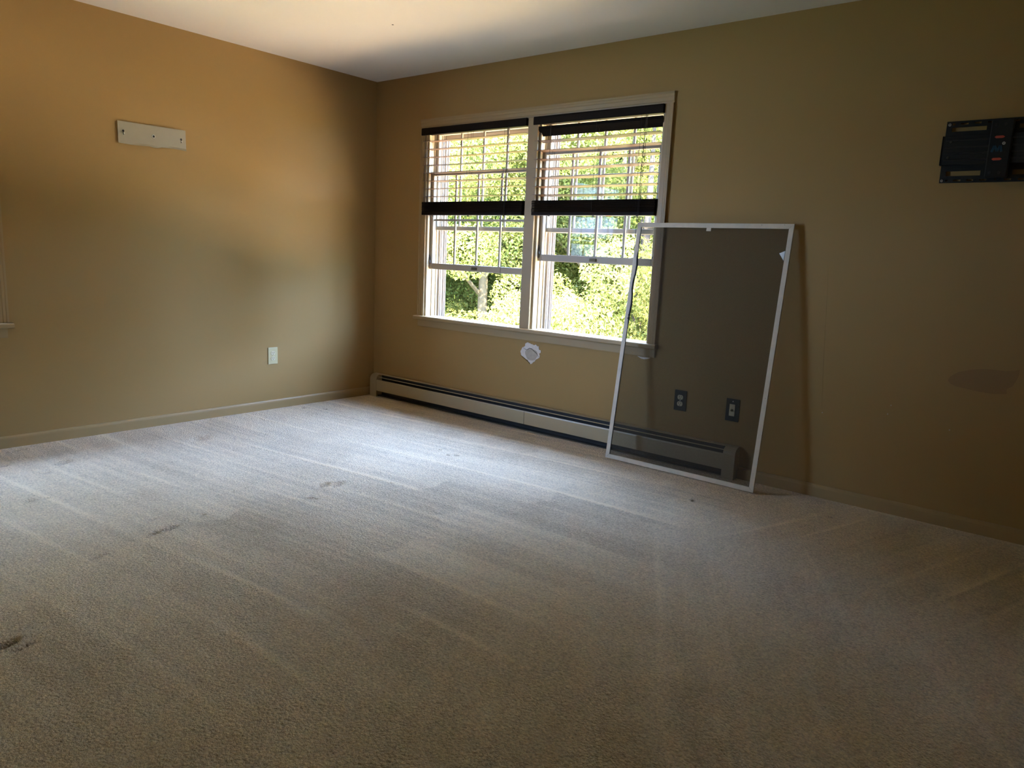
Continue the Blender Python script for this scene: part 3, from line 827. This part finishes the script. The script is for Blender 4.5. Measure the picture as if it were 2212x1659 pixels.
for u in (1.914, 1.569):
    k = obj('keyhole', B(leftmap).cyl((u, -.0105, 1.790), (u, -.0128, 1.790), .0055, n=12).box(u - .002, u + .002, -.0128, -.0105, 1.768, 1.790), M['slot'], bp_)
    obj('screw_tip', B(leftmap).cyl((u - .002, -.012, 1.778), (u - .003, -.016, 1.776), .0028, n=8), M['screw'], k)

# ---------------------------------------------------------------- television wall mount, cut by the right edge of the picture
tm = empty('television_mount', (4.15, 0, 1.585), 'black slotted metal television mount on the wall at the right edge', 'wall mount')
X0, X1, Z0, Z1 = 3.934, 4.366, 1.585, 1.853
holes = []
def both(a, b_, z0, z1):
    holes.append((a, b_, z0, z1)); holes.append((X0 + X1 - b_, X0 + X1 - a, z0, z1))
for a, b_ in ((3.957, 3.967), (3.988, 4.018), (4.041, 4.067), (4.091, 4.117)):
    both(a, b_, 1.8365, 1.8445); both(a, b_, 1.5915, 1.5995)
holes += [(4.146, 4.154, 1.836, 1.844), (4.146, 4.154, 1.592, 1.600)]
both(3.956, 4.090, 1.808, 1.826); both(3.956, 4.091, 1.615, 1.636)
plate = obj('back_plate', B().holed((X0, X1), (Z0, Z1), holes, -.014, -.010), M['mount'], tm)
fl = B()
fl.box(X0 + .01, X1 - .01, -.010, 0, 1.700, 1.745)
obj('wall_channel', fl, M['mount'], tm)
for z in (1.848, 1.588):
    obj('plate_flange', B().box(X0 + .004, X1 - .004, -.011, -.001, z - .002, z + .002), M['mount'], tm)
# front carriage sitting proud of the plate
obj('arm_bracket', B().box(3.930, 4.370, -.046, -.040, 1.660, 1.785, .002).box(3.930, 3.936, -.046, -.014, 1.660, 1.785), M['mount'], tm)
for z in (1.765, 1.735, 1.708, 1.680):
    obj('stiffening_rib', B().box(3.945, 4.365, -.0495, -.045, z - .004, z + .004, .0018), M['mount_edge'], tm)
for (u, z) in ((3.965, 1.759), (3.961, 1.691)):
    obj('rivet', B().cyl((u, -.046, z), (u, -.0505, z), .0055, .004, 10), M['fin'], tm)
obj('pivot_block', B().box(4.112, 4.196, -.060, -.030, 1.600, 1.842, .004), M['mount'], tm)
for z in (1.820, 1.620):
    for u in (4.13, 4.165):
        obj('pivot_pin', B().cyl((u, -.060, z), (u, -.063, z), .006, n=10), M['mount_edge'], tm)
for z, nm in ((1.768, 'upper'), (1.676, 'lower')):
    obj('red_indicator', B().prism([(4.131, z), (4.137, z + .005), (4.162, z + .005), (4.169, z), (4.162, z - .005), (4.137, z - .005)], -.060, -.0625, 'y'), M['red'], tm, label='small red marker strip')
lg = B()
def stroke(a, b_, wd=.0045):
    a = Vector(a); b_ = Vector(b_); d = (b_ - a).normalized(); nn = Vector((-d.y, d.x)) * wd
    lg.prism([tuple(a + nn), tuple(b_ + nn), tuple(b_ - nn), tuple(a - nn)], -.060, -.0618, 'y')
stroke((4.127, 1.706), (4.135, 1.732)); stroke((4.135, 1.732), (4.147, 1.709)); stroke((4.147, 1.709), (4.157, 1.732)); stroke((4.157, 1.732), (4.163, 1.706))
obj('logo_mark', lg, M['blue'], tm, label='dim blue zigzag logo')
for (u, d, z, r) in ((3.946, -.014, 1.8385, .0065), (3.944, -.014, 1.595, .0058), (4.168, -.060, 1.741, .0065), (4.354, -.014, 1.8385, .0065)):
    k = obj('mounting_screw', B().cyl((u, d, z), (u, d - .003, z), r, r * .85, 16), M['screw'], tm)
    obj('screw_slot', B().box(u - .0035, u + .0035, d - .0034, d - .0028, z - .0007, z + .0007).box(u - .0007, u + .0007, d - .0034, d - .0028, z - .0035, z + .0035), M['slot'], k)

# ---------------------------------------------------------------- outside
GZ = -2.9
g = obj('ground_outside', B().box(-60, 60, -25, 80, GZ - .2, GZ), M['lawn'], origin=(0, 0, GZ))
tag(g, 'lawn far below the windows', 'ground', kind='structure')
dv = obj('patio_outside', B().box(-1.5, 15, .25, 8.0, GZ, GZ + .06), M['drive'], origin=(5, 5, GZ))
dc = obj('sun_bounce_strip', B().box(1.5, 17, 8.0, 13.0, GZ, GZ + .08), M['concrete'], origin=(9, 10, GZ))  # unseen bright strip added to bounce sun onto the left wall
tag(dc, 'added unseen pale concrete strip bouncing sun, beyond the yard', 'paving', kind='structure')
dw = obj('sun_bounce_paving', B().box(-8, -1.5, -9, 1.5, GZ, GZ + .05), M['drive'], origin=(-5, -4, GZ))  # unseen paving added for warm bounce through the left window
tag(dw, 'added unseen pale paving bouncing sun into the left window', 'paving', kind='structure')
tag(dv, 'sunlit pale paved yard below the window', 'paving', kind='structure')
lw = obj('house_wall_outside', B().box(-.2, RX + .2, -.3, WT, GZ, -.3).box(-.2, 0, FY - .2, -.3, GZ, -.3), M['siding'], origin=(0, 0, GZ))
tag(lw, 'pale siding of the storey below', 'wall', kind='structure')
rf = obj('roof', B().prism([(.60, H + .12), (.60, H + .26), (-2.4, H + 1.4), (-5.4, H + .26), (-5.4, H + .12)], -.6, RX + .6), M['roof'], origin=(2.7, -2.4, H + .12))
tag(rf, 'roof with eaves above the window', 'roof', kind='structure')


def leaf_cloud(n, blobs, size, seed):
    r = np.random.default_rng(seed)
    bl = np.array(blobs, float)         # x y z rx ry rz
    wgt = bl[:, 3] * bl[:, 4] + bl[:, 4] * bl[:, 5] + bl[:, 3] * bl[:, 5]
    k = r.choice(len(bl), n, p=wgt / wgt.sum())
    d = r.normal(size=(n, 3)); d /= np.linalg.norm(d, axis=1)[:, None]
    rad = 1 - np.abs(r.normal(0, .22, n)); rad = np.clip(rad, .15, 1.1)
    c = bl[k, :3] + d * bl[k, 3:6] * rad[:, None]
    nrm = d * .6 + r.normal(size=(n, 3)) * .7 + np.array([0, 0, .35]); nrm /= np.linalg.norm(nrm, axis=1)[:, None]
    t = np.cross(nrm, r.normal(size=(n, 3))); t /= np.linalg.norm(t, axis=1)[:, None]
    b = np.cross(nrm, t)
    s = size * r.uniform(.6, 1.35, n)[:, None]
    P = np.stack([c - t * s, c + b * s * .42 + nrm * s * .12, c + t * s, c - b * s * .42 + nrm * s * .12], 1).reshape(-1, 3)
    f = np.arange(n * 4).reshape(-1, 4)
    me = bpy.data.meshes.new('foliage')
    me.vertices.add(len(P)); me.vertices.foreach_set('co', P.ravel())
    me.loops.add(n * 4); me.loops.foreach_set('vertex_index', f.ravel().astype(np.int32))
    me.polygons.add(n); me.polygons.foreach_set('loop_start', np.arange(0, n * 4, 4, dtype=np.int32))
    me.update(calc_edges=True)
    return me


def crown_blobs(seed, h, r_, base):
    q = random.Random(seed); out = []
    for i in range(26):
        a = q.uniform(0, 6.28); zz = q.uniform(0, 1)
        rr = r_ * math.sqrt(max(.05, 1 - (zz * 1.6 - .7) ** 2)) * q.uniform(.35, .95)
        s = q.uniform(.38, .62) * r_ * .8
        out.append((math.cos(a) * rr, math.sin(a) * rr, base + zz * (h - base), s, s, s * .75))
    return out


dense = leaf_cloud(45000, crown_blobs(25, 8.0, 2.6, .6), .10, 25)
crowns = [leaf_cloud(80000, crown_blobs(k, 7.2, 2.0, 1.2), .034, k) for k in (21, 22, 23)]
shrubs = [leaf_cloud(62000, [(x * .6, y * .6, .5 + z * .5, .75, .75, .6) for (x, y, z) in ((0, 0, 1.4), (1, .3, .8), (-1, 0, .7), (.2, 1, .6), (-.3, -1, .8), (.8, -.8, .3), (-.9, .9, .3))], .023, 31)]


def tree(x, y, cm, label, bark, leafm, sc=1.0, rot=0.0, trunk_r=.13, lean=(0, 0), group='leafy trees outside the double window'):
    t = empty('tree', (x, y, GZ), label, 'tree', group)
    q = random.Random(int(x * 100 + y * 7))
    pts = [(x + lean[0] * z + q.uniform(-.05, .05), y + lean[1] * z, GZ + z * 1.0) for z in (0, 1, 2, 3, 4, 5, 6.3)]
    obj('trunk', B().tube(pts, [trunk_r * k for k in (1.3, 1.05, 1, .92, .8, .6, .25)], 10), bark, t, smooth=True)
    for i in range(5):
        a = q.uniform(0, 6.28); z0 = q.uniform(3.2, 5.0); L = q.uniform(1.2, 2.1)
        p0 = (x + lean[0] * z0, y + lean[1] * z0, GZ + z0)
        obj('branch', B().tube([p0, (p0[0] + math.cos(a) * L * .5, p0[1] + math.sin(a) * L * .5, p0[2] + L * .35), (p0[0] + math.cos(a) * L, p0[1] + math.sin(a) * L, p0[2] + L * .8)],
                               [trunk_r * .42, trunk_r * .28, trunk_r * .1], 6), bark, t)
    cr_ = bpy.data.objects.new('foliage', cm); C.objects.link(cr_); cr_.parent = t
    if not cm.materials: cm.materials.append(leafm)
    cr_.rotation_euler = (0, 0, rot); cr_.scale = (sc, sc, sc); cr_['kind'] = 'stuff'
    return t


K = ['yellow-green leafy tree outside, seen through the double window']
tree(-4.62, 6.5, crowns[0], 'tree with a thick pale trunk seen low in the left half of the double window', M['bark'], M['leaf'], 1.0, .4, .10)
tree(-5.9, 6.2, crowns[1], 'tree with a thinner trunk at the left side of the left window half', M['bark2'], M['leaf2'], 1.0, 2.0, .09, (-.03, 0))
tree(-1.6, 6.8, crowns[2], 'tree with branching stems filling the right half of the double window', M['bark2'], M['leaf'], 1.0, 4.0, .09, (.04, 0))
tree(-2.9, 8.4, crowns[0], 'yellow-green tree behind, between the two halves of the double window', M['bark'], M['leaf'], 1.08, 2.9, .11)
BK = 'leafy trees of the back rows outside'
BL = 'leafy tree in the woods behind'
WHERE = ['second row, outermost left', 'second row, above the thinner trunk', 'second row, above the thick pale trunk', 'second row, beyond the left edge of the left half', 'second row, rightmost', 'third row, second from the left', 'third row, leftmost', 'third row, second from the right', 'third row, rightmost', 'third row, outside the view on the left', 'last row, middle', 'last row, leftmost', 'last row, rightmost']
for i, (x, y, cmi, sc, ro) in enumerate([(-8.2, 8.6, 0, 1.05, 1.1), (-6.6, 9.6, 2, 1.15, .2), (-4.8, 10.2, 1, 1.2, 3.3), (-10.6, 9.9, 1, 1.15, 5.0), (-.6, 10.6, 1, 1.0, .9),
                                         (-8.6, 12.4, 2, 1.3, 1.9), (-11.8, 13.2, 0, 1.3, 4.4), (-5.6, 13.4, 0, 1.3, 5.2), (-3.0, 12.6, 2, 1.2, 2.2), (-15, 12.5, 1, 1.3, 2.5), (-8.3, 16, 1, 1.45, .4), (-13, 17, 2, 1.45, 3.0), (-3.6, 16.4, 0, 1.3, 3.8)]):
    tree(x, y, dense if y > 12 else crowns[cmi], BL + ', ' + WHERE[i], M['bark2'], M['leaf'], sc, ro, .1, group=BK)
SHL = ['low in the left part of the right window half', 'low at the left edge of the left window half', 'low in the middle of the right window half', 'behind the thinner trunk', 'behind the thick pale trunk', 'hidden behind the leaning screen', 'farthest left of the second line', 'just left of the thick pale trunk, behind it', 'in the gap between the two trunks']
for i, (x, y) in enumerate([(-2.3, 5.0), (-5.9, 5.2), (-1.5, 5.3), (-6.9, 7.6), (-4.0, 7.6), (-.6, 6.0), (-8.0, 7.4), (-5.7, 7.4), (-6.3, 8.6)]):
    t = empty('shrub', (x, y, GZ), 'bushy shrub under the trees outside, ' + SHL[i], 'shrub', 'shrubs under the trees outside')
    s_ = bpy.data.objects.new('foliage', shrubs[0]); C.objects.link(s_); s_.parent = t
    if not shrubs[0].materials: shrubs[0].materials.append(M['leaf'])
    s_.rotation_euler = (0, 0, i * 1.3); s_.scale = (1.25, 1.25, 2.0); s_['kind'] = 'stuff'
    obj('stem', B().tube([(x, y, GZ), (x + .05, y, GZ + 1.2), (x + .12, y, GZ + 2.2)], [.04, .035, .015], 6), M['bark2'], t)

for i, (x, y, k, sc) in enumerate([(1.4, 15.0, 1, 1.2), (5.0, 15.4, 2, 1.2), (8.6, 15.2, 0, 1.2), (12.2, 15.4, 1, 1.2), (15.8, 15.0, 2, 1.2), (19.4, 10.0, 0, 1.2), (19.5, 5.5, 1, 1.2),
                                 (3.4, 18.4, 3, 1.2), (7.4, 18.2, 3, 1.2), (11.4, 18.6, 3, 1.2), (-.2, 18.2, 3, 1.2), (15.4, 18.0, 3, 1.2)]):
    tree(x, y, (crowns + [dense])[k], 'added unseen tree beyond the paved yard, blocking low sky', M['bark2'], M['leaf'], sc, i * 1.3, .1, group='added unseen trees beyond the paved yard')  # unseen trees added to block low sky and bounce green light
for i, (x, y, k, sc) in enumerate([(-6.4, -1.2, 0, 1.3), (-6.2, -3.4, 1, 1.3), (-6.4, -5.8, 2, 1.3), (-9.0, -2.4, 3, 1.35), (-9.0, -5.6, 3, 1.35), (-8.6, .6, 3, 1.25)]):
    tree(x, y, (crowns + [dense])[k], 'added unseen tree screening the sky from the left window', M['bark2'], M['leaf'], sc, i * 1.7, .1, group='added unseen trees screening the left window')  # added out of view to cut the sky through the left window
